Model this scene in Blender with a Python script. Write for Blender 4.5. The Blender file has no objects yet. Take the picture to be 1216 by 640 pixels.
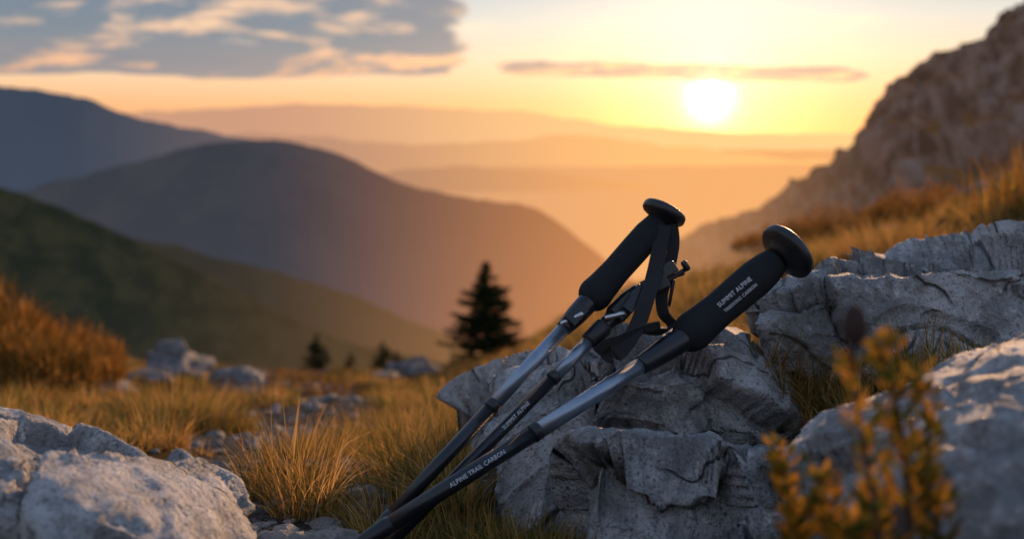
import bpy, bmesh, math, random
import numpy as np
from mathutils import Vector, noise, Matrix
random.seed(7); rng=np.random.default_rng(7)
scene=bpy.context.scene
K=1216.0
def S(a,b,d): return Vector((a*d/K, d, b*d/K))     # image pixel offsets right of centre and up from horizon, unprojected at distance (m)
def link(o,parent=None):
    scene.collection.objects.link(o)
    if parent: o.parent=parent
    return o
def sstep(e0,e1,x):
    t=np.clip((x-e0)/(e1-e0),0,1); return t*t*(3-2*t)
# ---------------------------------------------------------------- node helper
class NT:
    def __init__(s,tree): s.t=tree
    def n(s,ty,**kw):
        nd=s.t.nodes.new(ty)
        for k,v in kw.items(): setattr(nd,k,v)
        return nd
    def put(s,sock,v):
        if isinstance(v,bpy.types.NodeSocket): s.t.links.new(v,sock)
        else:
            if hasattr(sock.default_value,'__len__') and hasattr(v,'__len__') and len(sock.default_value)==4 and len(v)==3: v=(*v,1)
            sock.default_value=v
    def m(s,op,a,b=0.0,c=0.0,clamp=False):
        nd=s.n('ShaderNodeMath',operation=op,use_clamp=clamp)
        for i,v in enumerate((a,b,c)): s.put(nd.inputs[i],v)
        return nd.outputs[0]
    def ss(s,v,e0,e1,o0=0.0,o1=1.0):
        nd=s.n('ShaderNodeMapRange',interpolation_type='SMOOTHSTEP')
        s.put(nd.inputs[0],v); s.put(nd.inputs[1],e0); s.put(nd.inputs[2],e1); s.put(nd.inputs[3],o0); s.put(nd.inputs[4],o1)
        return nd.outputs[0]
    def mix(s,f,a,b,mode='MIX'):
        nd=s.n('ShaderNodeMix',data_type='RGBA',blend_type=mode)
        s.put(nd.inputs[0],f); s.put(nd.inputs[6],a); s.put(nd.inputs[7],b)
        return nd.outputs[2]
    def xyz(s,x,y,z=0.0):
        nd=s.n('ShaderNodeCombineXYZ')
        for i,v in enumerate((x,y,z)): s.put(nd.inputs[i],v)
        return nd.outputs[0]
    def noise(s,vec,scale,detail=4,rough=0.55,dist=0.0):
        nd=s.n('ShaderNodeTexNoise'); 
        if vec is not None: s.put(nd.inputs['Vector'],vec)
        s.put(nd.inputs['Scale'],scale); s.put(nd.inputs['Detail'],detail); s.put(nd.inputs['Roughness'],rough); s.put(nd.inputs['Distortion'],dist)
        return nd.outputs[0]
    def ramp(s,f,stops,interp='LINEAR'):
        nd=s.n('ShaderNodeValToRGB'); s.put(nd.inputs[0],f); cr=nd.color_ramp; cr.interpolation=interp
        while len(cr.elements)<len(stops): cr.elements.new(0.5)
        for e,(p,c) in zip(cr.elements,stops): e.position=p; e.color=(*c,1)
        return nd.outputs[0]
def newmat(name):
    m=bpy.data.materials.new(name); m.use_nodes=True; t=m.node_tree
    for n in list(t.nodes): t.nodes.remove(n)
    h=NT(t); out=h.n('ShaderNodeOutputMaterial'); return m,h,out
# ---------------------------------------------------------------- WORLD
SUN_AZ=0.191; SUN_EL=0.0265
w=bpy.data.worlds.new("World"); scene.world=w; w.use_nodes=True
for n in list(w.node_tree.nodes): w.node_tree.nodes.remove(n)
h=NT(w.node_tree); out=h.n('ShaderNodeOutputWorld')
tc=h.n('ShaderNodeTexCoord'); sep=h.n('ShaderNodeSeparateXYZ'); h.put(sep.inputs[0],tc.outputs['Generated'])
x,y,z=sep.outputs
az=h.m('ARCTAN2',x,y); el=z
front=h.ss(y,-0.3,0.85)
front_c=h.ramp(el,[(0,(.82,.38,.18)),(.022,(.90,.47,.24)),(.042,(.93,.58,.35)),(.065,(.88,.68,.49)),(.10,(.68,.68,.63)),(.14,(.46,.56,.65)),(.30,(.28,.40,.58)),(.6,(.18,.29,.50)),(1,(.14,.25,.45))])
back_c=h.ramp(el,[(0,(.52,.47,.50)),(.15,(.56,.57,.66)),(.4,(.46,.56,.76)),(1,(.20,.30,.50))])
sky=h.mix(front,back_c,front_c)
def cl(dx,dz,kx,kz,seed,det=6):
    v=h.xyz(h.m('MULTIPLY_ADD',az,kx,dx*kx+seed),h.m('MULTIPLY_ADD',el,kz,dz*kz),seed)
    return h.noise(v,1.0,det,.55,.3)
n1=cl(0,0,5.0,19.0,5.6); n1o=cl(.020,-.012,5.0,19.0,5.6)
mL=h.m('MULTIPLY',h.ss(az,.03,-.09),h.ss(el,.036,.052))
mL=h.m('MULTIPLY',mL,h.ss(el,.30,.16))
d1=h.ss(h.m('ADD',n1,h.m('MULTIPLY_ADD',mL,.58,-.365)),.48,.59)
# low grey bank under the main cloud, upper left
n4=cl(0,0,7.0,60.0,31.4,5)
g4=h.m('DIVIDE',h.m('SUBTRACT',el,.060),.012); g4=h.m('EXPONENT',h.m('MULTIPLY',h.m('MULTIPLY',g4,g4),-1.0))
g4=h.m('MULTIPLY',g4,h.ss(az,-.08,-.20)); d4=h.ss(h.m('ADD',n4,h.m('MULTIPLY_ADD',g4,.60,-.42)),.46,.60)
hi=h.m('MULTIPLY',h.ss(n1,.55,.75),h.ss(el,.22,.45)); 
n2=cl(0,0,12.0,60.0,9.7,5); n2o=cl(.01,-.005,12.0,60.0,9.7,5)
lev=h.m('MULTIPLY_ADD',az,-.030,.056)
g=h.m('DIVIDE',h.m('SUBTRACT',el,lev),.0125); g=h.m('EXPONENT',h.m('MULTIPLY',h.m('MULTIPLY',g,g),-1.0))
g=h.m('MULTIPLY',g,h.m('MULTIPLY',h.ss(az,-.06,.03),h.ss(az,.375,.31)))
d2=h.ss(h.m('ADD',n2,h.m('MULTIPLY_ADD',g,.68,-.49)),.47,.58)
n3=cl(0,0,6.0,50.0,17.3,4)
g3=h.m('DIVIDE',h.m('SUBTRACT',el,.098),.02); g3=h.m('EXPONENT',h.m('MULTIPLY',h.m('MULTIPLY',g3,g3),-1.0))
d3=h.m('MULTIPLY',h.ss(h.m('ADD',n3,h.m('MULTIPLY_ADD',g3,.36,-.30)),.48,.66),.6)
lit1=h.m('MULTIPLY_ADD',h.m('SUBTRACT',n1,n1o),9.0,-.12,clamp=True)
thin=h.m('MULTIPLY',h.m('SUBTRACT',1.0,d1),.65)
lit1=h.m('MAXIMUM',lit1,thin)
low=h.ss(el,.10,.045)
c1=h.mix(lit1,h.mix(low,(.14,.19,.27),(.24,.23,.28)),h.mix(low,(.96,.60,.38),(1.0,.50,.27)))
lit2=h.m('MULTIPLY_ADD',h.m('SUBTRACT',n2,n2o),6.0,.05,clamp=True)
c2=h.mix(lit2,(.32,.23,.27),(1.0,.60,.32))
sky=h.mix(d3,sky,(.98,.80,.60))
sky=h.mix(h.m('MULTIPLY',d2,.9),sky,c2)
sky=h.mix(h.m('MULTIPLY',d4,.85),sky,(.30,.28,.33))
sky=h.mix(h.m('MULTIPLY',d1,.96),sky,c1)
sky=h.mix(h.m('MULTIPLY',hi,.5),sky,(.30,.34,.42))
sx,sy,sz=math.sin(SUN_AZ)*math.cos(SUN_EL),math.cos(SUN_AZ)*math.cos(SUN_EL),math.sin(SUN_EL)
dp=h.n('ShaderNodeVectorMath',operation='DOT_PRODUCT'); h.put(dp.inputs[0],tc.outputs['Generated']); dp.inputs[1].default_value=(sx,sy,sz)
ang=h.m('ARCCOSINE',h.m('MINIMUM',dp.outputs['Value'],.9999999))
veil=h.m('MULTIPLY_ADD',d2,-.66,1.0)
def glow(kind,width,amp):
    q=h.m('DIVIDE',ang,width)
    if kind=='g': q=h.m('MULTIPLY',q,q)
    return h.m('MULTIPLY',h.m('MULTIPLY',h.m('EXPONENT',h.m('MULTIPLY',q,-1.0)),amp),veil)
def scaled(fac,c):
    vm=h.n('ShaderNodeVectorMath',operation='SCALE'); vm.inputs[0].default_value=c; h.put(vm.inputs['Scale'],fac); return vm.outputs[0]
tot=sky
for kd,wd,am,c in (('g',.0170,3.2,(1,.86,.60)),('e',.050,1.6,(1,.64,.28)),('e',.17,.40,(1,.50,.18))):
    va=h.n('ShaderNodeVectorMath',operation='ADD'); h.put(va.inputs[0],tot); h.put(va.inputs[1],scaled(glow(kd,wd,am),c)); tot=va.outputs[0]
bg=h.n('ShaderNodeBackground'); h.put(bg.inputs[0],tot); bg.inputs[1].default_value=1.0
ns=h.n('ShaderNodeTexSky',sky_type='NISHITA'); ns.sun_disc=False; ns.sun_elevation=math.radians(3); ns.sun_rotation=SUN_AZ; ns.altitude=1500
bg2=h.n('ShaderNodeBackground'); h.put(bg2.inputs[0],ns.outputs[0]); bg2.inputs[1].default_value=0.015
ad=h.n('ShaderNodeAddShader'); h.put(ad.inputs[0],bg.outputs[0]); h.put(ad.inputs[1],bg2.outputs[0]); h.put(out.inputs[0],ad.outputs[0])
try:
    w.cycles.sampling_method='MANUAL'; w.cycles.sample_map_resolution=512
except Exception as ex: print(ex)
ld=bpy.data.lights.new("sun","SUN"); ld.energy=5.0; ld.angle=math.radians(.6); ld.color=(1,.56,.27)
sun=link(bpy.data.objects.new("sun",ld)); e=math.radians(10.5); sa=.42
sd=Vector((math.sin(sa)*math.cos(e),math.cos(sa)*math.cos(e),math.sin(e)))
sun.rotation_euler=sd.to_track_quat('Z','Y').to_euler()
# ---------------------------------------------------------------- camera
cd=bpy.data.cameras.new("camera"); cam=link(bpy.data.objects.new("camera",cd)); scene.camera=cam
cam.location=(0,0,0); cam.rotation_euler=(math.radians(90),0,0)
cd.lens=36; cd.sensor_width=36; cd.shift_y=-(320-150)/1216; cd.clip_start=.05; cd.clip_end=200000
cd.dof.use_dof=True; cd.dof.focus_distance=1.24; cd.dof.aperture_fstop=3.5
scene.view_settings.view_transform='Standard'; scene.view_settings.look='None'; scene.view_settings.exposure=0
# ---------------------------------------------------------------- materials
def rock_mat(name,light=(.48,.47,.465),dark=(.22,.215,.21),sc=1.0,lichen=.35,bump=1.0):
    m,h,out=newmat(name); tc=h.n('ShaderNodeTexCoord'); P=tc.outputs['Object']
    a=h.noise(P,6*sc,5,.65,.3); b=h.noise(P,45*sc,5,.75); c=h.noise(P,240*sc,3,.75)
    f=h.ss(h.m('ADD',h.m('MULTIPLY',a,.6),h.m('MULTIPLY',b,.4)),.42,.58)
    col=h.mix(f,dark,light)
    col=h.mix(h.ss(b,.58,.68),col,(light[0]*1.3,light[1]*1.28,light[2]*1.24))
    col=h.mix(h.m('MULTIPLY',h.ss(c,.54,.63),.68),col,(.075,.072,.07))
    ln=h.noise(P,13*sc,4,.7,.6)
    col=h.mix(h.m('MULTIPLY',h.ss(ln,.56,.68),lichen),col,(.28,.21,.14))
    vor=h.n('ShaderNodeTexVoronoi',feature='F1'); h.put(vor.inputs['Vector'],P); vor.inputs['Scale'].default_value=95*sc
    pit=h.ss(vor.outputs['Distance'],.0,.34); pitm=h.ss(h.noise(P,18*sc,2,.5),.42,.58)
    pd=h.m('MULTIPLY',h.m('SUBTRACT',1.0,pit),pitm)
    col=h.mix(h.m('MULTIPLY',pd,.55),col,(.07,.07,.07))
    fn=h.m('ABSOLUTE',h.m('SUBTRACT',h.noise(P,4.0*sc,3,.5,.25),.5)); fis=h.m('MULTIPLY',h.ss(fn,.007,.0),h.ss(h.noise(P,5*sc,1,.5),.48,.54))
    col=h.mix(h.m('MULTIPLY',fis,.85),col,(.035,.033,.03))
    hgt=h.m('ADD',h.m('ADD',h.m('MULTIPLY',b,1.1),h.m('MULTIPLY',c,.42)),h.m('MULTIPLY',pd,-.35))
    hgt=h.m('ADD',hgt,h.m('MULTIPLY',fis,-.8))
    bp=h.n('ShaderNodeBump'); bp.inputs['Strength'].default_value=1.0; bp.inputs['Distance'].default_value=.012*bump/sc; h.put(bp.inputs['Height'],hgt)
    bs=h.n('ShaderNodeBsdfPrincipled'); h.put(bs.inputs['Base Color'],col); bs.inputs['Roughness'].default_value=.72; h.put(bs.inputs['Normal'],bp.outputs[0])
    bs.inputs['Specular IOR Level'].default_value=.5
    h.put(out.inputs[0],bs.outputs[0]); return m
M_rock=rock_mat("granite")
M_rockfar=rock_mat("granite_far",sc=.25,bump=.6,light=(.27,.25,.24),dark=(.11,.10,.095))
M_gravel=rock_mat("gravel_stone",sc=.8,bump=.3,light=(.20,.18,.16),dark=(.08,.07,.065))
def grass_mat(name,stops,trans=.55,dull=.35):
    m,h,out=newmat(name); g=h.n('ShaderNodeNewGeometry')
    col=h.ramp(g.outputs['Random Per Island'],stops)
    if dull: pn=h.noise(g.outputs['Position'],1.1,2,.5); col=h.mix(h.ss(pn,.44,.64,0,dull),col,(.09,.08,.022))
    d=h.n('ShaderNodeBsdfDiffuse'); t=h.n('ShaderNodeBsdfTranslucent'); h.put(d.inputs[0],col); h.put(t.inputs[0],col)
    mx=h.n('ShaderNodeMixShader'); mx.inputs[0].default_value=trans; h.put(mx.inputs[1],d.outputs[0]); h.put(mx.inputs[2],t.outputs[0])
    h.put(out.inputs[0],mx.outputs[0]); return m
M_grass=grass_mat("dry_grass",[(0,(.11,.09,.025)),(.3,(.28,.16,.045)),(.6,(.50,.27,.075)),(.85,(.65,.41,.16)),(1,(.32,.14,.04))])
M_green=grass_mat("green_grass",[(0,(.045,.065,.018)),(.5,(.13,.13,.03)),(.8,(.34,.24,.06)),(1,(.58,.38,.13))])
M_rust=grass_mat("rust_heather",[(0,(.10,.05,.015)),(.5,(.25,.115,.025)),(1,(.42,.21,.06))])
M_needle=grass_mat("needles",[(0,(.012,.022,.012)),(.6,(.025,.042,.018)),(1,(.06,.065,.02))],.2,0)
M_leafo=grass_mat("shrub_leaf",[(0,(.05,.07,.015)),(.35,(.16,.13,.02)),(.7,(.42,.22,.035)),(1,(.60,.27,.05))],.5,0)
def plain(name,col,rough=.5,metal=0,bscale=0,bdist=.0005,var=.15,spec=.5):
    m,h,out=newmat(name); tc=h.n('ShaderNodeTexCoord'); bs=h.n('ShaderNodeBsdfPrincipled')
    nz=h.noise(tc.outputs['Object'],60,4,.6)
    h.put(bs.inputs['Base Color'],h.mix(h.m('MULTIPLY',h.ss(nz,.4,.7),var),col,tuple(min(1,c*1.8+.02) for c in col)))
    h.put(bs.inputs['Roughness'],h.m('MULTIPLY_ADD',nz,.25,rough-.12)); bs.inputs['Metallic'].default_value=metal; bs.inputs['Specular IOR Level'].default_value=spec
    if bscale:
        bp=h.n('ShaderNodeBump'); bp.inputs['Strength'].default_value=.7; bp.inputs['Distance'].default_value=bdist
        h.put(bp.inputs['Height'],h.noise(tc.outputs['Object'],bscale,3,.7)); h.put(bs.inputs['Normal'],bp.outputs[0])
    h.put(out.inputs[0],bs.outputs[0]); return m
M_foam=plain("eva_foam",(.009,.010,.012),.75,0,900,.0006,spec=.25)
M_rub=plain("rubber",(.011,.011,.013),.42,0,300,.0002)
M_blk=plain("black_shaft",(.009,.011,.015),.30)
M_sil=plain("anodised_alloy",(.25,.30,.37),.33,.8)
M_stl=plain("steel",(.5,.5,.52),.3,1)
M_web=plain("webbing",(.012,.012,.014),.85,0,1400,.0008)
M_ink=plain("white_print",(.60,.61,.64),.5,0,var=.0)
M_bark=plain("bark",(.08,.05,.035),.9,0,60,.004)
M_bud=plain("bud",(.03,.014,.010),.8)
def haze_mat(name,base1,base2,nscale,cL,cR,aL,aR,fL,fR,z0=None,z1=None,extra=0.0,grassy=None,bump=None):  # aerial haze and warm sun glow painted in as emission, by position
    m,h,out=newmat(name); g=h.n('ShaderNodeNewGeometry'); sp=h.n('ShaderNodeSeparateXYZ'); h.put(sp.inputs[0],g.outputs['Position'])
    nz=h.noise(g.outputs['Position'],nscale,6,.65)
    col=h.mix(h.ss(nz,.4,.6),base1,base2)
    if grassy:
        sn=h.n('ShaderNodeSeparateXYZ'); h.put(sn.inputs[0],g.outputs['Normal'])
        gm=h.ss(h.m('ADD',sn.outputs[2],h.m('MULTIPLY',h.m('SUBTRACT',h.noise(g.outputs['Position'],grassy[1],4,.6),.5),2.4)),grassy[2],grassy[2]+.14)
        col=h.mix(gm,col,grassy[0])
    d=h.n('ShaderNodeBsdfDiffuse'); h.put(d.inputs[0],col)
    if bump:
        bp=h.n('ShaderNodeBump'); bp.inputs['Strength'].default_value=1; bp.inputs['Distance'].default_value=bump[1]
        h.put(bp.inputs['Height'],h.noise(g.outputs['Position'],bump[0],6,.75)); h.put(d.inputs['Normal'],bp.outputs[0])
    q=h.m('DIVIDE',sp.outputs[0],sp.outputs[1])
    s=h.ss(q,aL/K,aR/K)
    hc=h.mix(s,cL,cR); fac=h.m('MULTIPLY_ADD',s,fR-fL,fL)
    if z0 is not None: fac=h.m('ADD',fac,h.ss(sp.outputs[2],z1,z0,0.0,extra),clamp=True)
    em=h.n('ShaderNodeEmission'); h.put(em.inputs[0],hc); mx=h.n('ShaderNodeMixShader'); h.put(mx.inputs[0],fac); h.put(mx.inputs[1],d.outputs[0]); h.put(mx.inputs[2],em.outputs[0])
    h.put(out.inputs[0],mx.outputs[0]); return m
# ---------------------------------------------------------------- terrain height
LX=np.array([-900,-608,-450,-250,-120,0,60,120,200,352,480,608,800,1200.]); LY=np.array([45,40,15,0,0,25,70,95,115,155,190,240,300,340.])
def ground_z(x,y):
    x=np.asarray(x,float); y=np.asarray(y,float)
    yy=np.maximum(y,.5); base=-.2-.232*np.clip(y,-1,34)
    a=np.clip(x/yy*K,-900,1200)
    g=sstep(1.4,4.6,y)*(1-sstep(14,40,y))
    lift=np.interp(a,LX,LY)*g*np.clip(yy,0,40)/K
    r=np.hypot(x,y)
    z=base+lift-.6*np.maximum(0,r-34)
    return np.maximum(z,-1100)
def nz2(x,y,s,o=4): return noise.fractal((x*s,y*s,1.7),1.0,2.0,o)
PY=np.array([-2,1.3,1.8,2.6,3.6,5,8,12,30]); PX=np.array([-.2,-.22,-.32,-.62,-.78,-.95,-1.8,-2.9,-6])
def path_mask(x,y):
    xc=np.interp(y,PY,PX); wd=.15+.045*np.clip(y,0,12)
    return 1-sstep(.6,1.2,np.abs(x-xc)/wd)
def gz(x,y):
    r=math.hypot(x,y); q=float(ground_z(x,y))
    if r<60: q+=.06*nz2(x,y,.9)*min(1,r)*min(3,1+r*.05)+.012*nz2(x,y,7,3)
    return q
rs=[.15*(1.062**i) for i in range(0,215)]
th=[]; t=-math.pi
while t<math.pi-1e-6:
    th.append(t); t+= math.radians(.3) if abs(t)<math.radians(38) else math.radians(4)
nT=len(th); V=[(0,0,gz(0,0))]; pm=[0]
for r in rs:
    for t in th:
        X=r*math.sin(t); Y=r*math.cos(t); V.append((X,Y,gz(X,Y))); pm.append(float(path_mask(X,Y)) if r<60 else 0)
F=[(0,1+j,1+(j+1)%nT) for j in range(nT)]
for i in range(len(rs)-1):
    for j in range(nT):
        a0=1+i*nT+j; a1=1+i*nT+(j+1)%nT; F.append((a0,a0+nT,a1+nT,a1))
me=bpy.data.meshes.new("ground"); me.from_pydata(V,[],F); at=me.attributes.new("path",'FLOAT','POINT'); at.data.foreach_set('value',pm)
me.polygons.foreach_set('use_smooth',[True]*len(F)); ground=link(bpy.data.objects.new("ground",me))
m,h,out=newmat("meadow_soil_haze"); g=h.n('ShaderNodeNewGeometry'); P=g.outputs['Position']; sp=h.n('ShaderNodeSeparateXYZ'); h.put(sp.inputs[0],P)
a=h.noise(P,3,5,.7); b=h.noise(P,28,5,.75); c=h.noise(P,140,3,.7)
gr=h.mix(h.ss(a,.38,.62),(.045,.045,.017),(.17,.095,.03)); gr=h.mix(h.ss(b,.45,.6),gr,(.11,.065,.025))
so=h.mix(h.ss(b,.4,.6),(.06,.05,.042),(.17,.15,.13)); so=h.mix(h.ss(c,.5,.62),so,(.04,.035,.03))
pa=h.n('ShaderNodeAttribute'); pa.attribute_name="path"
pf=h.ss(h.m('ADD',pa.outputs['Fac'],h.m('MULTIPLY',h.m('SUBTRACT',a,.5),1.4)),.35,.6)
col=h.mix(pf,gr,so)
bp=h.n('ShaderNodeBump'); bp.inputs['Distance'].default_value=.03; h.put(bp.inputs['Height'],h.m('ADD',b,h.m('MULTIPLY',c,.4)))
d=h.n('ShaderNodeBsdfDiffuse'); h.put(d.inputs[0],col); h.put(d.inputs['Normal'],bp.outputs[0])
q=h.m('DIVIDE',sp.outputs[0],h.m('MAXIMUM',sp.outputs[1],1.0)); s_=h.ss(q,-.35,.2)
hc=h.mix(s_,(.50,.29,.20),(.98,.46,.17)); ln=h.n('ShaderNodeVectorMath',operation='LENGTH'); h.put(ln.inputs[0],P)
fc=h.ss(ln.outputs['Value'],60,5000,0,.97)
em=h.n('ShaderNodeEmission'); h.put(em.inputs[0],hc); mx=h.n('ShaderNodeMixShader'); h.put(mx.inputs[0],fc); h.put(mx.inputs[1],d.outputs[0]); h.put(mx.inputs[2],em.outputs[0]); h.put(out.inputs[0],mx.outputs[0])  # distance haze painted over the soil as emission, warmer toward the sun
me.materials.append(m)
# ---------------------------------------------------------------- ridges
def ridge(name,crest,H,L,mat,amp,nx=260,nt=46,fr=3.0,crough=.012):
    A=np.array([c[0] for c in crest],float); B=np.array([c[1] for c in crest],float); D=np.array([c[2] for c in crest],float)
    aa=np.linspace(A[0],A[-1],nx)
    def sm(Y):
        y=np.interp(aa,A,Y); k=np.hanning(9); k/=k.sum(); return np.convolve(np.pad(y,4,'edge'),k,'valid')
    b=sm(B); d=sm(D); V=[];F=[]
    ts=[-1,-.6,-.3,-.12]+[ (i/(nt-1))**1.25 for i in range(nt)]
    dm=float(D.mean())
    for i in range(nx):
        xc=aa[i]*d[i]/K; zc=b[i]*d[i]/K
        zc+=noise.fractal((aa[i]*.02,dm*.001,0),.9,2,7)*crough*dm*.22
        for t in ts:
            yy=d[i]-L*t; k=abs(t)
            u=(xc/dm*fr*3, yy/dm*fr*1.6, dm*.01)
            gy=(1-abs(noise.fractal(u,.9,2.1,6))*1.6)
            zz=zc-H*k-amp*min(1,k*5)*(gy-.2)*(.4+.6*min(1,k*2))
            V.append((xc+ L*t*.12,yy,zz))
    n=len(ts)
    for i in range(nx-1):
        for j in range(n-1):
            a0=i*n+j; F.append((a0,a0+1,a0+n+1,a0+n))
    me=bpy.data.meshes.new(name); me.from_pydata(V,[],F); me.polygons.foreach_set('use_smooth',[True]*len(F)); me.materials.append(mat)
    return link(bpy.data.objects.new(name,me))
def cr(pts,d): return [(a,b,d) for a,b in pts]
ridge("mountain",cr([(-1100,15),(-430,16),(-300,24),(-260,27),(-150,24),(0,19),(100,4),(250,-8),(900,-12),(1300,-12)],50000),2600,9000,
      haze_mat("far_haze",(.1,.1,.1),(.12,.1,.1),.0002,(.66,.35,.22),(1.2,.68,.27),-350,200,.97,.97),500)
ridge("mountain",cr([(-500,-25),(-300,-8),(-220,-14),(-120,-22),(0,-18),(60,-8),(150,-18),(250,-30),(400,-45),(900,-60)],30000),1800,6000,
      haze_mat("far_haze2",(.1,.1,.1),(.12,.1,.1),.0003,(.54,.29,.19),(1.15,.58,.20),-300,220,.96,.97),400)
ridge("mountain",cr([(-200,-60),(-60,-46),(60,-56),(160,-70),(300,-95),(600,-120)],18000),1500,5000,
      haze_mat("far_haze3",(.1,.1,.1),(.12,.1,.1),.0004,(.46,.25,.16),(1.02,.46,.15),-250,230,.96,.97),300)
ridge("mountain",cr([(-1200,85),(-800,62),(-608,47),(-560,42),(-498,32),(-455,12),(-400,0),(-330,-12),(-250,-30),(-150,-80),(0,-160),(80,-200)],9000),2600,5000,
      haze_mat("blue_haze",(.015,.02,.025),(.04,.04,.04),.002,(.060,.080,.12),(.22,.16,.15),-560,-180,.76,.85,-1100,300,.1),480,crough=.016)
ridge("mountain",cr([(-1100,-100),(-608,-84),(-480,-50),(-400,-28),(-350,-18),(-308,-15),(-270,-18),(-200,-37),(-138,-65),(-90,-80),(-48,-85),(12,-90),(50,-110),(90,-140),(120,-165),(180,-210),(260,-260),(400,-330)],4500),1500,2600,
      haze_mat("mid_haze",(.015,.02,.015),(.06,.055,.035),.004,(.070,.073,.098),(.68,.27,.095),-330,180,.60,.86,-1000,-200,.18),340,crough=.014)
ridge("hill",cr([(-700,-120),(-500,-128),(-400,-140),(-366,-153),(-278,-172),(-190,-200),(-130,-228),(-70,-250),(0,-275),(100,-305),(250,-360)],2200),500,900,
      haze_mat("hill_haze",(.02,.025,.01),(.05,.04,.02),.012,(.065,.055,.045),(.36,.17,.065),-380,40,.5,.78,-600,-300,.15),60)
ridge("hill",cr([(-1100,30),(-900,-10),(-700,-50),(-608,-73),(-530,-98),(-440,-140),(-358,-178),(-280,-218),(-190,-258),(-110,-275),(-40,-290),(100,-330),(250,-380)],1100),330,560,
      haze_mat("green_hill_haze",(.012,.02,.007),(.065,.058,.02),.03,(.035,.038,.033),(.18,.095,.042),-500,-60,.35,.62,-330,-120,.10),46)  # hillside green with haze painted over it as emission
# ---------------------------------------------------------------- cliff
def cliff():
    C=[(900,360,44),(700,225,50),(608,168,55),(588,158,56),(557,122,58),(530,97,60),(492,82,62),(452,58,64),(422,28,66),(392,-8,68),(362,-33,70),(322,-65,74),(282,-85,78),(242,-106,82),(202,-133,86),(182,-150,88),(140,-190,92),(80,-240,98),(0,-310,105)]
    Fo=[(900,-80,12),(700,-100,14),(608,-115,15),(585,-118,16),(557,-123,17),(530,-128,18),(492,-135,19),(452,-145,20),(422,-150,22),(392,-160,24),(362,-170,26),(322,-185,30),(282,-205,34),(242,-225,38),(202,-250,44),(182,-262,48),(140,-290,56),(80,-330,68),(0,-380,80)]
    ns=480; nt=320; idx=np.linspace(0,len(C)-1,ns); V=[];F=[]
    Cw=np.array([S(*c) for c in C]); Fw=np.array([S(*c) for c in Fo]); ii=np.arange(len(C))
    ts=np.concatenate([[-1,-.6,-.3,-.1],np.linspace(0,1,nt)]); n=len(ts)
    for q in idx:
        c=Vector([np.interp(q,ii,Cw[:,k]) for k in range(3)]); f=Vector([np.interp(q,ii,Fw[:,k]) for k in range(3)])
        bk=c+Vector((8,25,-30)); N=Vector((-.55,-.55,.65)).normalized()
        for t in ts:
            if t<0: p=c.lerp(bk,-t)
            else:
                p=c.lerp(f,t); p.z-= math.sin(t*math.pi)*.10*(c.z-f.z)
            u=Vector((p.x+p.z*.35,p.y*.6-p.z*.3,p.z*1.15-p.x*.25))
            dd,pp=noise.voronoi(u*.13); cell=noise.cell(pp[0]*3.1+Vector((5,5,5)))-.5
            dd2,pp2=noise.voronoi(u*.36+Vector((3,1,7))); cell2=noise.cell(pp2[0]*2.3)-.5
            o=2.4*cell*min(1,(dd[1]-dd[0])*4)+1.2*cell2*min(1,(dd2[1]-dd2[0])*4)+1.2*noise.fractal(u*.09,.9,2,3)+.65*noise.fractal(u*.7,.7,2.1,5)
            k=1.0 if t>0.02 else .5
            V.append(tuple(p+N*o*k))
    for i in range(ns-1):
        for j in range(n-1):
            a0=i*n+j; F.append((a0,a0+n,a0+n+1,a0+1))
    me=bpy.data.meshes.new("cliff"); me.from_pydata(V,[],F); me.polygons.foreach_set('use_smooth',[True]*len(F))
    me.materials.append(haze_mat("cliff_rock_haze",(.10,.08,.07),(.54,.44,.38),.6,(.72,.33,.13),(.32,.18,.12),170,500,.60,.12,grassy=((.34,.15,.03),.16,.74),bump=(1.4,1.0)))  # rock and grass under painted emissive haze, strongest at the sunward end
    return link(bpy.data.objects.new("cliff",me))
cliff()
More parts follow.
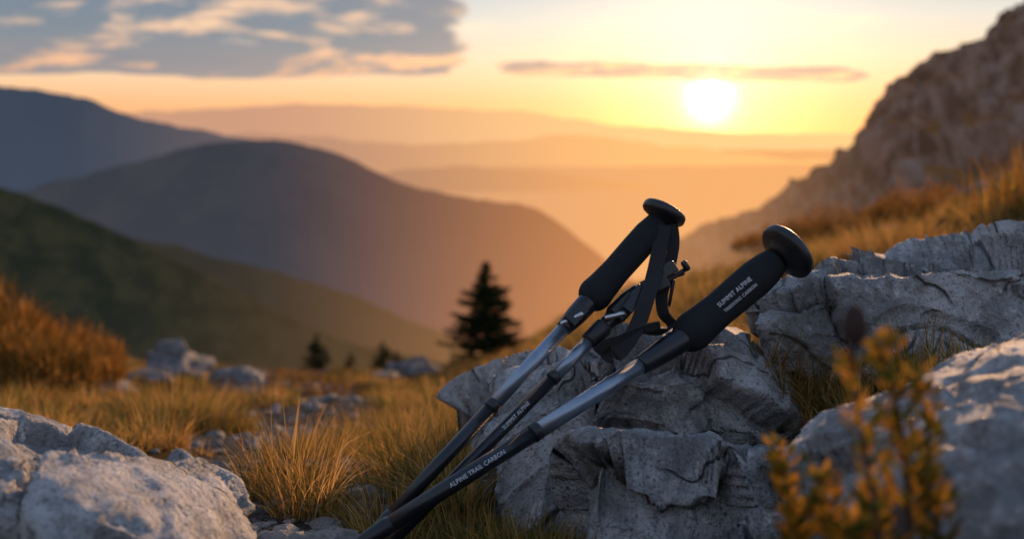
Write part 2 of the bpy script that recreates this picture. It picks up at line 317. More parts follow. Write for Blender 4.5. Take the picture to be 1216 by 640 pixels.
# ---------------------------------------------------------------- rocks
def hull_rock(name,pts,vox=.005,amp=1.0,mat=M_rock,seed=0,parent=None,smooth=2):
    bm=bmesh.new()
    for p in pts: bm.verts.new(p)
    bmesh.ops.convex_hull(bm,input=bm.verts)
    bmesh.ops.delete(bm,geom=[v for v in bm.verts if not v.link_faces],context='VERTS')
    me=bpy.data.meshes.new(name); bm.to_mesh(me); bm.free()
    c=sum((Vector(p) for p in pts),Vector())/len(pts)
    me.transform(Matrix.Translation(-c))
    o=bpy.data.objects.new(name,me); link(o,parent)
    rm=o.modifiers.new("r",'REMESH'); rm.mode='VOXEL'; rm.voxel_size=vox
    sm=o.modifiers.new("s",'SMOOTH'); sm.iterations=smooth; sm.factor=.5
    dg=bpy.context.evaluated_depsgraph_get(); me2=bpy.data.meshes.new_from_object(o.evaluated_get(dg)); o.modifiers.clear(); o.data=me2
    n=len(me2.vertices); sd=Vector((seed*1.7,seed*.9,seed*2.3)); out=np.empty(n*3,np.float32)
    for i,v in enumerate(me2.vertices):
        p=v.co; u=(p+sd); N=v.normal
        wv=u+Vector((noise.noise(u*8),noise.noise(u*8+Vector((9,0,0))),noise.noise(u*8+Vector((0,9,0)))))*.022
        dd,pp=noise.voronoi(wv*5.2); cell=noise.cell(pp[0]*7.3+Vector((2,4,6)))-.5; e=dd[1]-dd[0]
        dd2,pp2=noise.voronoi(wv*17); cell2=noise.cell(pp2[0]*5.1)-.5; e2=dd2[1]-dd2[0]
        cdir=Vector((noise.cell(pp[0]*3.3)-.5,noise.cell(pp[0]*4.7+Vector((1,0,0)))-.5,noise.cell(pp[0]*5.9+Vector((0,1,0)))-.5))
        o_=.034*cell*min(1,e*14)+.008*cell2*min(1,e2*9)+.30*cdir.dot(wv-pp[0]/5.2)
        if e<.05 and cell<.2: o_-=.020*(1-e/.05)
        o_+=.010*noise.fractal(u*5,1,2,3)+.0050*noise.fractal(u*26,.7,2.1,5)
        cz=abs(noise.fractal(u*2.6+Vector((7,7,7)),1,2,3))
        if cz<.016 : o_-=.022*(1-cz/.016)
        q=p+N*o_*amp; out[3*i:3*i+3]=q
    me2.vertices.foreach_set('co',out); me2.polygons.foreach_set('use_smooth',[True]*len(me2.polygons)); me2.update()
    me2.materials.clear(); me2.materials.append(mat); o.location=c
    return o
R=lambda L:[S(*q) for q in L]
hull_rock("boulder",R([(283,-200,1.44),(395,-160,1.52),(500,-134,1.57),(620,-114,1.62),(800,-110,1.62),(286,-235,1.38),(390,-192,1.38),(500,-165,1.37),(620,-150,1.36),(800,-146,1.36),(296,-285,1.40),(420,-310,1.36),(520,-325,1.33),(620,-290,1.3),(800,-320,1.3),(320,-420,1.6),(800,-420,1.6),(400,-300,1.95),(800,-300,1.95),(620,-130,1.9)]),.0048,.8,seed=1)
hull_rock("boulder",R([(80,-266,1.44),(130,-248,1.48),(200,-238,1.51),(260,-240,1.48),(300,-263,1.44),(330,-300,1.41),(358,-358,1.38),(110,-296,1.335),(200,-262,1.37),(180,-300,1.325),(270,-300,1.33),(90,-352,1.33),(200,-366,1.31),(300,-372,1.30),(354,-372,1.33),(100,-470,1.40),(340,-470,1.37),(200,-320,1.75),(330,-345,1.68)]),.0042,.65,seed=2)
hull_rock("boulder",R([(-72,-340,1.44),(-56,-318,1.47),(-4,-294,1.47),(55,-271,1.47),(100,-260,1.47),(112,-300,1.36),(55,-325,1.33),(0,-354,1.33),(-56,-376,1.37),(-70,-364,1.40),(-22,-480,1.27),(30,-500,1.25),(90,-460,1.30),(-52,-460,1.36),(-56,-345,1.75),(110,-310,1.75),(-40,-540,1.4),(90,-540,1.4)]),.0042,.6,seed=3)
hull_rock("boulder",R([(76,-362,1.27),(110,-347,1.29),(190,-345,1.29),(300,-366,1.27),(350,-378,1.27),(60,-404,1.14),(90,-388,1.11),(150,-392,1.09),(240,-398,1.075),(310,-396,1.10),(352,-394,1.14),(62,-520,1.10),(90,-560,1.05),(200,-560,1.03),(310,-540,1.07),(345,-500,1.15),(100,-560,1.4),(340,-500,1.4)]),.0042,.6,seed=14)
hull_rock("boulder",R([(190,-496,1.01),(240,-470,1.05),(300,-454,1.08),(340,-460,1.08),(380,-484,1.08),(390,-600,1.03),(190,-600,.98),(290,-508,.95),(330,-600,.91)]),.0042,.5,seed=5)
hull_rock("boulder",R([(352,-400,.87),(382,-354,.90),(412,-337,.92),(480,-308,.93),(530,-272,.93),(620,-237,.93),(800,-222,.93),(372,-445,.74),(460,-405,.68),(560,-375,.64),(760,-355,.62),(385,-600,.72),(800,-680,.57),(600,-700,.52),(500,-345,1.2),(800,-300,1.2),(400,-440,1.15),(450,-560,1.1)]),.0045,.5,seed=6)
hull_rock("boulder",R([(-800,-330,1.12),(-608,-332,1.12),(-540,-342,1.12),(-500,-350,1.10),(-455,-374,1.07),(-428,-390,1.06),(-368,-412,1.02),(-330,-434,1.02),(-314,-468,1.0),(-304,-540,.97),(-608,-415,.86),(-450,-455,.86),(-380,-505,.87),(-760,-640,.72),(-400,-640,.82),(-312,-640,.95),(-600,-358,1.5),(-420,-432,1.35),(-334,-560,1.2),(-800,-364,1.5)]),.0045,.6,seed=9)
def boulder(a,b,d,w,hh,seed,name="boulder",dep=None,sink=.3):
    W=w*d/K; Hh=hh*d/K; D=(dep or W*.8); c=S(a,b,d); r=random.Random(seed); pts=[]
    for i in range(26):
        v=Vector((r.gauss(0,1),r.gauss(0,1),r.gauss(0,1))).normalized(); v.x=math.copysign(abs(v.x)**.8,v.x)
        k=r.uniform(.88,1.04); zz=v.z*Hh*.5*k; 
        if zz<0: zz*=1+2*sink
        pts.append(c+Vector((v.x*W*.5*k,v.y*D*.5*k,zz)))
    return hull_rock(name,pts,max(.006,W*.035),min(1.7,W*1.1),M_rockfar,seed=seed,smooth=2)
for i,q in enumerate([(-323,-305,5.5,86,46),(-402,-288,8.5,104,46),(-405,-264,8.6,48,24),(-478,-316,5.6,82,38),(-113,-287,15,74,28),(-250,-370,3.0,84,34),(-598,-298,9,36,18),(-430,-300,7,60,28),(-500,-283,9,50,22),(-150,-298,9,40,16),(-340,-392,2.6,70,24),(-190,-425,2.0,60,26),(-560,-330,4.6,50,24),
        (-210,-470,1.5,44,22),(-300,-430,1.9,50,20),(560,-78,9,50,26),(450,-125,11,44,20),(-100,-322,6,34,14)]):
    boulder(*q,seed=20+i)
V=[];F=[]
bm=bmesh.new(); bmesh.ops.create_icosphere(bm,subdivisions=1,radius=1); bv=[v.co.copy() for v in bm.verts]; bf=[[v.index for v in f.verts] for f in bm.faces]; bm.free()
for i in range(1100):
    yy=1.15+(random.random()**1.8)*7; xx=float(np.interp(yy,PY,PX))+random.gauss(0,.5)*(.15+.05*yy)
    s=random.uniform(.3,1)**3*.028*(.6+.25*yy)*.8; c=Vector((xx,yy,gz(xx,yy)+s*.1)); rot=Matrix.Rotation(random.random()*6.28,3,'Z'); k0=len(V); sd=random.random()*50
    for v in bv: V.append(tuple(c+rot@Vector((v.x*s*1.3,v.y*s,v.z*s*.6))*(1+.0*noise.noise(v*1.3+Vector((sd,0,0))))+rot@(v*s*.3*noise.noise(v*1.3+Vector((sd,0,0))))))
    F+= [[k0+j for j in f] for f in bf]
me=bpy.data.meshes.new("gravel"); me.from_pydata(V,[],F); me.materials.append(M_gravel); link(bpy.data.objects.new("gravel",me))
# ---------------------------------------------------------------- grass
def blades(name,root,hgt,wid,ld,la,mat,segs=4,parent=None):
    N=len(hgt); root=np.asarray(root); th=rng.uniform(0,np.pi,N); wx=np.stack([np.cos(th),np.sin(th),np.zeros(N)],1)
    P=np.empty((N,segs+1,2,3))
    for k in range(segs+1):
        t=k/segs; c=root.copy(); c[:,2]+=hgt*(t-la*.45*t*t); c[:,0]+=ld[:,0]*hgt*la*t**1.8; c[:,1]+=ld[:,1]*hgt*la*t**1.8
        wv=wx*(wid*(1-t)**.7*.5+.00015)[:,None]; P[:,k,0]=c-wv; P[:,k,1]=c+wv
    V=P.reshape(-1,3); b=(np.arange(N)*(segs+1)*2)[:,None,None]; k=(np.arange(segs)*2)[None,:,None]; F=(b+k+np.array([0,1,3,2])[None,None,:]).reshape(-1,4)
    me=bpy.data.meshes.new(name); me.vertices.add(len(V)); me.vertices.foreach_set('co',V.ravel().astype(np.float32))
    me.loops.add(F.size); me.loops.foreach_set('vertex_index',F.ravel().astype(np.int32)); me.polygons.add(len(F)); me.polygons.foreach_set('loop_start',(np.arange(len(F))*4).astype(np.int32)); me.polygons.foreach_set('loop_total',np.full(len(F),4,np.int32))
    me.update(calc_edges=True); me.validate(); me.materials.append(mat); return link(bpy.data.objects.new(name,me),parent)
def tuft_arrays(cx,cy,n,rad,h0,w0,lean=.8,zf=None,bias=(0,0)):
    th=rng.uniform(0,2*np.pi,n); r=rad*np.sqrt(rng.uniform(0,1,n)); x=cx+r*np.cos(th); y=cy+r*np.sin(th)
    z0=zf if zf is not None else gz(cx,cy); z=np.full(n,z0-.01)
    z+= (ground_z(x,y)-float(ground_z(cx,cy))) if zf is None else 0
    hh=h0*rng.uniform(.35,1.15,n)*(1-.35*(r/rad)**2); ww=w0*rng.uniform(.6,1.3,n)
    a2=th+rng.normal(0,.7,n); ld=np.stack([np.cos(a2)+bias[0],np.sin(a2)+bias[1]],1); la=lean*rng.uniform(.15,1,n)*(.5+.6*r/rad)
    return np.stack([x,y,z],1),hh,ww,ld,la
def cat(L): return [np.concatenate([q[i] for q in L]) for i in range(5)]
L=[];G=[]
for i in range(5400):
    yy=1.75*(30/1.75)**(random.random()**.9); aa=random.uniform(-760,760); xx=aa*yy/K
    right=aa>-60
    if random.random()<float(path_mask(xx,yy))*1.2: continue
    sc_=.9/(.5+yy*.10); patch=noise.fractal((xx*sc_,yy*sc_*.8,4),1,2,3)
    if patch<(-.05 if not right else -.14): continue
    if yy<2.1 and aa>60: continue
    s=1+.03*yy; n=int(np.clip(80/yy**.5,14,60)); h0=(.085 if not right else .115)*s*random.uniform(.5,1.6)*(1 if yy<12 else .8)
    (G if random.random()<(.35 if not right else .2) else L).append(tuft_arrays(xx,yy,n,.04*s*random.uniform(.7,1.6),h0,.0020*(1+.33*yy)*.9,1.0,bias=(-.15,0)))
blades("meadow_grass",*cat(L),M_grass,segs=3); blades("meadow_grass",*cat(G),M_green,segs=3)
def gt(a,b,d,n,rad,h0,mats=(M_green,M_grass),frac=.5,w0=.0022,lean=.9,zf=None,bias=(0,0),name="grass_tuft"):
    p=S(a,b,d); k=int(n*frac); e=bpy.data.objects.new(name,None); link(e)
    z=p.z if zf else None
    if k: blades("green_blades",*tuft_arrays(p.x,p.y,k,rad,h0*.85,w0,lean,z,bias),mats[0],parent=e)
    if n-k: blades("dry_blades",*tuft_arrays(p.x,p.y,n-k,rad,h0,w0,lean,z,bias),mats[1],parent=e)
gt(-400,-365,3.0,1900,.17,.21,frac=.6,w0=.003,lean=.8); gt(-350,-365,3.1,900,.12,.17,frac=.55,w0=.003,lean=.8); gt(-288,-345,3.9,700,.13,.14,frac=.5,w0=.003)
gt(-262,-470,1.42,700,.07,.150,frac=.25,w0=.0018,lean=.8); gt(-240,-500,1.32,400,.05,.12,frac=.25,w0=.0018)
gt(-215,-395,2.2,800,.11,.13,frac=.4,w0=.0022); gt(-170,-372,2.5,700,.12,.15,frac=.35)
gt(-125,-440,1.62,800,.08,.17,frac=.55,w0=.0017,bias=(.2,0)); gt(-90,-470,1.5,700,.07,.15,frac=.6,w0=.0017)
gt(-60,-365,1.95,700,.10,.17,frac=.25,w0=.0018); gt(-10,-330,2.0,700,.12,.16,frac=.2,w0=.0018); gt(50,-300,2.05,700,.13,.14,frac=.15,w0=.0018)
gt(-110,-350,2.6,700,.14,.16,frac=.25); gt(-50,-320,2.9,700,.18,.16,frac=.2)
gt(-70,-500,1.33,500,.05,.14,frac=.45,w0=.0017,bias=(-.2,0)); gt(-150,-520,1.25,350,.05,.10,frac=.45,w0=.0017)
for a_,b_,d_ in ((-130,-500,1.2),(-60,-505,1.2),(-30,-500,1.16),(10,-505,1.12),(45,-508,1.1)): gt(a_,b_,d_,420,.055,.08,frac=.7,w0=.0016)
gt(330,-345,1.37,180,.035,.16,frac=.15,w0=.0018,lean=1.3,zf=True,bias=(-.6,-.4)); gt(365,-330,1.37,180,.04,.14,frac=.35,w0=.0018,lean=1.2,zf=True,bias=(-.5,-.3))
gt(300,-300,1.40,110,.02,.13,frac=.1,w0=.0018,lean=1.3,zf=True,bias=(.6,-.6)); gt(490,-300,1.29,130,.035,.11,frac=.6,w0=.0018,lean=.6,zf=True); gt(470,-320,1.28,110,.03,.10,frac=.6,w0=.0018,zf=True)
gt(400,-345,1.3,220,.06,.09,frac=.5,w0=.0018,zf=True); gt(440,-335,1.27,220,.06,.09,frac=.5,w0=.0018,zf=True); gt(560,-285,1.2,200,.06,.06,frac=.5,w0=.0018,zf=True)
for a_,d_,hh in ((560,3.2,.2),(590,2.8,.2),(620,2.6,.2),(520,3.8,.2),(470,4.2,.2),(430,4.6,.2),(660,2.5,.2),(400,5,.2)):
    gt(a_,0,d_,500,.2,hh,(M_rust,M_grass),frac=.25,w0=.0022,lean=.7)
def bush(a,d,wd,ht,n,mat=M_rust,name="bush"):
    x=a*d/K; z=gz(x,d)
    e=bpy.data.objects.new(name,None); link(e); pts=[]
    for i in range(n):
        t=random.random()*6.28; r=wd*.5*math.sqrt(random.random()); prof=ht*(1-(r/(wd*.5))**2*.75)*(1+.6*noise.noise(Vector((math.cos(t)*2,math.sin(t)*2,r*6+a))))
        pts.append((x+r*math.cos(t),d+r*math.sin(t),z+prof*random.uniform(.05,.85)))
    pts=np.array(pts); th=rng.uniform(0,6.28,n)
    blades("foliage",pts,np.full(n,ht*.26)*rng.uniform(.4,1.6,n),np.full(n,.004*d**.5),np.stack([np.cos(th),np.sin(th)],1),rng.uniform(.1,1.0,n),mat,segs=2,parent=e)
bush(-585,4.2,.62,.24,4000); bush(-620,5.2,.7,.42,3600); bush(-520,5.2,.5,.18,2200); bush(-545,7.5,1.0,.36,2200)
bush(-275,6.5,.9,.12,2000); bush(590,2.3,.22,.13,900,M_leafo); bush(500,9,1.2,.35,2200); bush(400,12,1.6,.4,2200); bush(330,14,1.6,.4,2000)
for a_,d_,n_ in ((560,4.6,34),(585,4.3,44),(606,4.4,50),(622,4.2,50)): gt(a_,0,d_,n_,.16,.34,(M_leafo,M_rust),frac=.4,w0=.007,lean=.45,name="twiggy_bush")
# ---------------------------------------------------------------- trees
def pine(a,b,d,hpx,wpx,seed,name="pine_tree",nlev=26):
    r=random.Random(seed); base=S(a,b,d); H=hpx*d/K; W=wpx*d/K*.5
    e=bpy.data.objects.new(name,None); link(e); e.location=base
    bm=bmesh.new(); bmesh.ops.create_cone(bm,segments=8,radius1=H*.022,radius2=H*.003,depth=H*1.1,matrix=Matrix.Translation((0,0,H*.43)))
    V=[];F=[]
    def needle(p,dr,L,w):
        s=dr.cross(Vector((r.gauss(0,1),r.gauss(0,1),r.gauss(0,1)))).normalized()*w; k=len(V); V.extend([tuple(p-s),tuple(p+s),tuple(p+dr*L)]); F.append((k,k+1,k+2))
    for i in range(nlev):
        t=i/(nlev-1); zz=H*(.04+.93*t); R_=W*(1-t)**.8*(1+.10*math.sin(i*2.3))*1.08+H*.01
        for k in range(9 if t<.8 else 5):
            th=r.random()*6.28; RR=R_*r.uniform(.55,1.22); dr=Vector((math.cos(th),math.sin(th),r.uniform(-.35,.05)+.35*t)); n=max(5,int(RR/H*110))
            bmesh.ops.create_cone(bm,segments=4,radius1=H*.006,radius2=H*.001,depth=RR*.9,matrix=Matrix.Translation(Vector((0,0,zz))+dr*RR*.45)@dr.to_track_quat('Z','Y').to_matrix().to_4x4())
            for j in range(n):
                u=(j+r.random())/n; p=Vector((0,0,zz))+dr*RR*u+Vector((0,0,.10*RR*u*u))
                for q in range(7):
                    nd=(dr*.6+Vector((r.gauss(0,.6),r.gauss(0,.6),r.gauss(-.05,.35)))).normalized(); needle(p,nd,H*.045*r.uniform(.6,1.2),H*.006)
    me=bpy.data.meshes.new("trunk"); bm.to_mesh(me); bm.free(); me.materials.append(M_bark); link(bpy.data.objects.new("trunk",me),e)
    m2=bpy.data.meshes.new("crown"); m2.from_pydata(V,[],F); m2.materials.append(M_needle); link(bpy.data.objects.new("crown",m2),e)
pine(-31,-288,28,128,100,1); pine(-232,-296,31,50,42,2,nlev=16); pine(-192,-297,31,30,24,3,nlev=12); pine(-153,-297,31,42,40,4,nlev=14); pine(-138,-297,33,32,32,5,nlev=12)
# ---------------------------------------------------------------- foreground shrub (near lens)
def shrub():
    e=bpy.data.objects.new("shrub",None); link(e); V=[];F=[]; bm=bmesh.new(); r=random.Random(5)
    stems=[((470,-520,.60),(478,-400,.60),(452,-300,.58),(438,-262,.58),.9),((480,-540,.62),(505,-410,.62),(495,-330,.62),(478,-300,.62),.8),((440,-540,.58),(430,-420,.57),(412,-340,.57),(400,-280,.57),.5),
           ((350,-560,.66),(345,-480,.66),(325,-430,.66),(318,-390,.66),.8),((390,-560,.62),(385,-500,.62),(372,-450,.62),(368,-415,.62),.8),((340,-580,.6),(320,-520,.6),(330,-480,.6),(350,-450,.6),1),((430,-580,.6),(440,-520,.6),(425,-470,.6),(430,-440,.6),.9),
           ((420,-600,.56),(400,-550,.56),(395,-510,.56),(405,-480,.56),1),((500,-560,.6),(515,-500,.6),(500,-450,.6),(492,-420,.6),.6)]
    for st in stems:
        P=[S(*q) for q in st[:4]]; prev=None; n=26
        for i in range(n+1):
            t=i/n; p=((1-t)**3)*P[0]+3*((1-t)**2)*t*P[1]+3*(1-t)*t*t*P[2]+t**3*P[3]
            if prev is not None:
                dv=p-prev; bmesh.ops.create_cone(bm,segments=6,radius1=.0024*(1-t*.7),radius2=.0024*(1-t*.7),depth=dv.length*1.1,matrix=Matrix.Translation((p+prev)/2)@dv.to_track_quat('Z','Y').to_matrix().to_4x4())
                for k in range(int(8*st[4])):
                    if t<.12: continue
                    th=r.random()*6.28; side=Vector((math.cos(th),math.sin(th),.7+r.random()*.6)).normalized(); L=.016*r.uniform(.6,1.3)*(1-.35*t); w=side.cross(dv).normalized()*L*.22
                    q=prev+dv*r.random(); q2=q+side*L*r.uniform(.0,.8); k0=len(V); V.extend([tuple(q2),tuple(q2+side*L*.5+w),tuple(q2+side*L),tuple(q2+side*L*.5-w)]); F.append((k0,k0+1,k0+2,k0+3))
            prev=p
    me=bpy.data.meshes.new("stems"); bm.to_mesh(me); bm.free(); me.materials.append(M_bark); link(bpy.data.objects.new("stems",me),e)
    m2=bpy.data.meshes.new("leaves"); m2.from_pydata(V,[],F); m2.materials.append(M_leafo); link(bpy.data.objects.new("leaves",m2),e)
    bm=bmesh.new(); bmesh.ops.create_uvsphere(bm,u_segments=16,v_segments=12,radius=1)
    for v in bm.verts: v.co=Vector((v.co.x*.0066,v.co.y*.0066,v.co.z*.0115))*(1+.15*noise.noise(v.co*3))
    c=S(407,-236,.57); bmesh.ops.translate(bm,verts=bm.verts,vec=c)
    p1=S(402,-292,.57); dv=c-p1; bmesh.ops.create_cone(bm,segments=6,radius1=.0014,radius2=.0012,depth=dv.length,matrix=Matrix.Translation((c+p1)/2)@dv.to_track_quat('Z','Y').to_matrix().to_4x4())
    me=bpy.data.meshes.new("bud"); bm.to_mesh(me); bm.free(); me.materials.append(M_bud); link(bpy.data.objects.new("bud",me),e)
shrub()
# ---------------------------------------------------------------- trekking poles
def lathe(name,p0,p1,prof,mat,parent,seg=40,oval=1.0):
    ax=(p1-p0).normalized(); tc_=(-p0)-ax*((-p0).dot(ax)); tc_.normalize(); sd_=tc_.cross(ax); V=[];F=[]
    for s,rr in prof:
        for k in range(seg):
            th=2*math.pi*k/seg; V.append(tuple(p0+ax*s+(tc_*math.cos(th)*oval+sd_*math.sin(th))*rr))
    for i in range(len(prof)-1):
        for k in range(seg): a0=i*seg+k; a1=i*seg+(k+1)%seg; F.append((a0,a1,a1+seg,a0+seg))
    F.append(tuple(range(seg))[::-1]); F.append(tuple(range((len(prof)-1)*seg,len(prof)*seg)))
    me=bpy.data.meshes.new(name); me.from_pydata(V,[],F); me.materials.append(mat)
    bm=bmesh.new(); bm.from_mesh(me); bmesh.ops.recalc_face_normals(bm,faces=bm.faces); bm.to_mesh(me); bm.free()
    me.polygons.foreach_set('use_smooth',[len(p.vertices)==4 for p in me.polygons])
    return link(bpy.data.objects.new(name,me),parent)
def smoothprof(pts,n=48):
    xs=np.array([p[0] for p in pts]); ys=np.array([p[1] for p in pts]); u=np.linspace(xs[0],xs[-1],n); y=np.interp(u,xs,ys); k=np.hanning(7); k/=k.sum(); ym=np.convolve(np.pad(y,3,'edge'),k,'valid'); ym[0]=ys[0]; ym[-1]=ys[-1]; return list(zip(u,ym))
def text(body,p0,p1,s0,size,R,mat,parent,up=0.0,name="lettering"):
    ax=(p1-p0).normalized(); P=p0+ax*s0; tc_=(-P)-ax*((-P).dot(ax)); tc_.normalize(); sd_=tc_.cross(ax)
    cu=bpy.data.curves.new("t",'FONT'); cu.body=body; cu.size=size; cu.space_character=1.05; cu.resolution_u=2; o=bpy.data.objects.new("t",cu); scene.collection.objects.link(o)
    dg=bpy.context.evaluated_depsgraph_get(); dg.update(); me=bpy.data.meshes.new_from_object(o.evaluated_get(dg)); bpy.data.objects.remove(o)
    for v in me.vertices:
        ph=(v.co.y+up)/R; v.co=P+ax*v.co.x+(tc_*math.cos(ph)+sd_*math.sin(ph))*(R+.0007)
    me.name=name; me.materials.clear(); me.materials.append(mat); link(bpy.data.objects.new(name,me),parent)
def ribbon(name,pts,wide,w,th,mat,parent):
    pts=[Vector(p) for p in pts]; Q=[]
    for i in range(len(pts)-1):
        a=pts[max(i-1,0)];b=pts[i];c=pts[i+1];d=pts[min(i+2,len(pts)-1)]
        for k in range(8):
            t=k/8; Q.append(.5*((2*b)+(c-a)*t+(2*a-5*b+4*c-d)*t*t+(3*b-a-3*c+d)*t**3))
    Q.append(pts[-1]); V=[];F=[]; n=len(Q)
    for i,q in enumerate(Q):
        tg=(Q[min(i+1,n-1)]-Q[max(i-1,0)]).normalized(); f=i/(n-1)*(len(wide)-1); j=min(int(f),len(wide)-2); wv=Vector(wide[j]).lerp(Vector(wide[j+1]),f-j)
        wv=(wv-tg*wv.dot(tg)).normalized(); nn=tg.cross(wv).normalized()
        for sx_,sy_ in ((-1,-1),(1,-1),(1,1),(-1,1)): V.append(tuple(q+wv*w*.5*sx_+nn*th*.5*sy_))
    for i in range(n-1):
        for k in range(4): F.append((i*4+k,i*4+(k+1)%4,i*4+4+(k+1)%4,i*4+4+k))
    F.append((3,2,1,0)); F.append(tuple((n-1)*4+k for k in range(4)))
    me=bpy.data.meshes.new(name); me.from_pydata(V,[],F); me.materials.append(mat); o=link(bpy.data.objects.new(name,me),parent)
    bv=o.modifiers.new("b",'BEVEL'); bv.width=th*.3; bv.segments=2; return o
def box(name,c,ax,up,dims,mat,parent,bev=.0015):
    ax=ax.normalized(); up=(up-ax*up.dot(ax)).normalized(); sd_=ax.cross(up); bm=bmesh.new(); bmesh.ops.create_cube(bm,size=1)
    for v in bm.verts: v.co=c+ax*v.co.x*dims[0]+up*v.co.y*dims[1]+sd_*v.co.z*dims[2]
    me=bpy.data.meshes.new(name); bm.to_mesh(me); bm.free(); me.materials.append(mat); o=link(bpy.data.objects.new(name,me),parent); b=o.modifiers.new("b",'BEVEL'); b.width=bev; b.segments=3; return o
def cap_prof(R,T):
    return [(0,R*.42),(T*.12,R*.50),(T*.28,R*.72),(T*.38,R*.93),(T*.46,R*.99),(T*.58,R),(T*.72,R*.99),(T*.82,R*.94),(T*.86,R*.86),(T*.83,R*.74),(T*.85,R*.5),(T*.86,R*.02)]
def shaft_set(e,A,B,r,silver):
    tot=(B-A).length; s1,s2=silver
    lathe("upper_sleeve",A,B,smoothprof([(0,r*1.6),(s1*.55,r*1.5),(s1-.012,r*1.3),(s1,r*1.14)],24),M_blk,e)
    lathe("alloy_shaft",A,B,[(s1-.004,r),(s2,r)],M_sil,e)
    lathe("joint_ring",A,B,[(s2-.002,r*1.0),(s2-.001,r*1.08),(s2+.008,r*1.08),(s2+.009,r)],M_rub,e)
    lathe("lower_shaft",A,B,[(s2+.006,r*.97),(tot-.06,r*.90)],M_blk,e)
    lathe("tip",A,B,[(tot-.062,r*.9),(tot-.055,r*1.0),(tot-.03,r*.8),(tot-.012,r*.5),(tot,r*.25)],M_rub,e)
e3=link(bpy.data.objects.new("trekking_pole",None))
A=S(208,-249,1.30); B=S(-205,-510,1.06)
shaft_set(e3,A,B,.0098,(.080,.240))
G1=S(318,-156,1.36); gax=(G1-A); G0=A; GL=gax.length; gn=gax.normalized()
lathe("grip",G0-gn*.012,G1,smoothprof([(0,.0150),(.008,.0220),(.022,.0255),(.04,.0238),(.07,.0222),(.10,.0232),(GL*.80,.0240),(GL*.93,.022),(GL+.004,.0185)],60),M_foam,e3,oval=.85)
lathe("knob",G1-gn*.004,G1+gax,cap_prof(.0405,.031),M_rub,e3)
lathe("knob_inlay",G1+gn*.0218,G1+gax*2,[(0,.030),(.001,.0302),(.0025,.029),(.0035,.024),(.0038,.001)],M_blk,e3)
text("SUMMIT ALPINE",G0,G1,.050,.0082,.0218,M_ink,e3,up=.001); text("TREKKING CARBON",G0,G1,.052,.0062,.0218,M_ink,e3,up=-.0085)
text("ALPINE TRAIL CARBON",B,A,.135,.0068,.0093,M_ink,e3,up=-.002)
e1=link(bpy.data.objects.new("trekking_pole",None))
A1=S(92,-207,1.325); B1=S(-190,-512,1.10)
shaft_set(e1,A1,B1,.0088,(.055,.190))
T1=S(176,-112,1.385); g1=T1-A1; GL1=g1.length
lathe("grip",A1-g1.normalized()*.004,T1,smoothprof([(0,.0150),(.006,.0205),(.016,.0225),(.03,.0205),(.06,.0188),(.10,.0195),(GL1*.85,.0195),(GL1,.0165)],60),M_foam,e1,oval=.9)
kax=(g1.normalized()+Vector((.0,.0,.55))).normalized()
lathe("knob",T1-kax*.004,T1+kax,cap_prof(.0305,.027),M_rub,e1)
lathe("knob_inlay",T1+kax*.0185,T1+kax*2,[(0,.021),(.001,.0215),(.0022,.02),(.003,.016),(.0033,.001)],M_blk,e1)
A2=S(150,-196,1.345); B2=S(-165,-515,1.12); ax2=(B2-A2).normalized(); r2=.0082; t2=(B2-A2).length
lathe("folded_sleeve",A2,B2,smoothprof([(0,r2*1.3),(.02,r2*1.7),(.05,r2*1.7),(.056,r2*1.2),(.075,r2*1.2)],30),M_blk,e1)
lathe("folded_cuff",A2,B2,[(.070,r2*1.35),(.072,r2*1.5),(.10,r2*1.4),(.102,r2*1.1)],M_rub,e1)
lathe("folded_alloy",A2,B2,[(.098,r2),(.165,r2)],M_sil,e1); lathe("folded_ring",A2,B2,[(.163,r2),(.164,r2*1.12),(.172,r2*1.12),(.173,r2)],M_rub,e1)
lathe("folded_lower",A2,B2,[(.17,r2*.97),(t2,r2*.85)],M_blk,e1)
text("SUMMIT ALPINE",B2,A2,.205,.0062,.0079,M_ink,e1,up=-.002)
nrm=Vector((0,-1,.3))
box("clamp_body",A2+ax2*.035+Vector((.002,-.014,.004)),ax2,nrm,(.036,.012,.020),M_rub,e1)
box("clamp_lever",A2+ax2*.028+Vector((.010,-.022,.012)),ax2+Vector((.25,0,.1)),nrm,(.044,.005,.014),M_blk,e1)
lathe("clamp_screw",A2+ax2*.05+Vector((-.014,-.016,.0)),A2+ax2*.05+Vector((.03,-.02,.012)),[(0,.003),(.002,.0036),(.026,.0036),(.028,.002)],M_stl,e1,seg=16)
box("clamp_body",A1+(B1-A1).normalized()*.030+Vector((0,-.013,.004)),B1-A1,nrm,(.030,.010,.018),M_rub,e1)
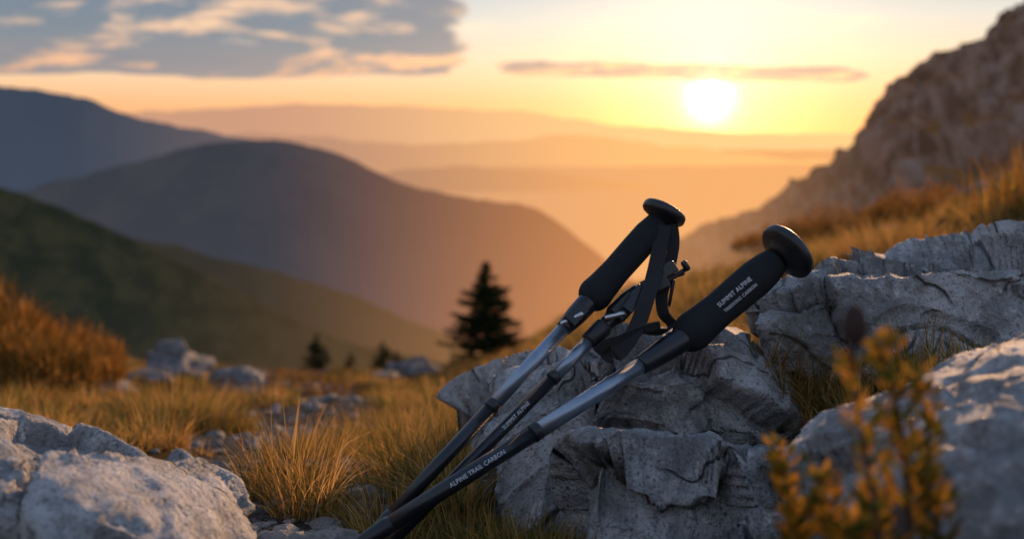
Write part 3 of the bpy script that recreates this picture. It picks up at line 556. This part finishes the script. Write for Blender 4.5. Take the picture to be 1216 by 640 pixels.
lathe("clamp_screw",A1+(B1-A1).normalized()*.036+Vector((-.016,-.014,-.004)),A1+(B1-A1).normalized()*.036+Vector((.02,-.016,.014)),[(0,.002),(.002,.003),(.030,.003),(.032,.002)],M_stl,e1,seg=16)
lathe("buckle_pin",S(165,-196,1.34),S(212,-166,1.35),[(0,.0028),(.001,.0036),(.054,.0030),(.058,.0018)],M_rub,e1,seg=12)
lathe("buckle_pin",S(160,-186,1.34),S(208,-174,1.35),[(0,.0025),(.001,.003),(.050,.0026),(.053,.0015)],M_rub,e1,seg=12)
lathe("buckle_hook",S(192,-182,1.345),S(186,-216,1.345),[(0,.0022),(.001,.0026),(.032,.0022),(.036,.0012)],M_rub,e1,seg=12)
lathe("buckle_end",S(203,-160,1.345),S(212,-176,1.345),[(0,.003),(.002,.0045),(.012,.0045),(.014,.003)],M_rub,e1,seg=14)
box("buckle",S(170,-188,1.335),Vector((.8,0,.35)),nrm,(.036,.010,.022),M_rub,e1,.003); box("buckle_plate",S(186,-170,1.34),Vector((.8,0,.5)),nrm,(.022,.006,.016),M_blk,e1)
# wrist straps
ribbon("wrist_strap",[S(180,-118,1.365),S(176,-140,1.355),S(170,-170,1.335),S(160,-205,1.30),S(148,-238,1.285),S(132,-262,1.28),S(118,-272,1.285),S(108,-262,1.30)],[(1,0,.1),(1,0,.3),(.9,-.2,.3),(.5,-.5,.6)],.020,.0024,M_web,e1)
ribbon("wrist_strap_return",[S(190,-116,1.375),S(192,-140,1.37),S(186,-172,1.36),S(178,-200,1.34),S(180,-222,1.325),S(190,-236,1.32),S(178,-244,1.30),S(150,-240,1.29)],[(1,0,.1),(.9,.3,.2),(.6,-.6,.3),(.2,-.7,.8)],.016,.0024,M_web,e1)
ribbon("strap_tail",[S(100,-268,1.29),S(112,-258,1.285),S(130,-252,1.282),S(152,-242,1.282),S(176,-236,1.285)],[(0,-.3,1),(0,-.3,1)],.012,.003,M_web,e1)
print("objects",len(bpy.data.objects), "verts",sum(len(m.vertices) for m in bpy.data.meshes))
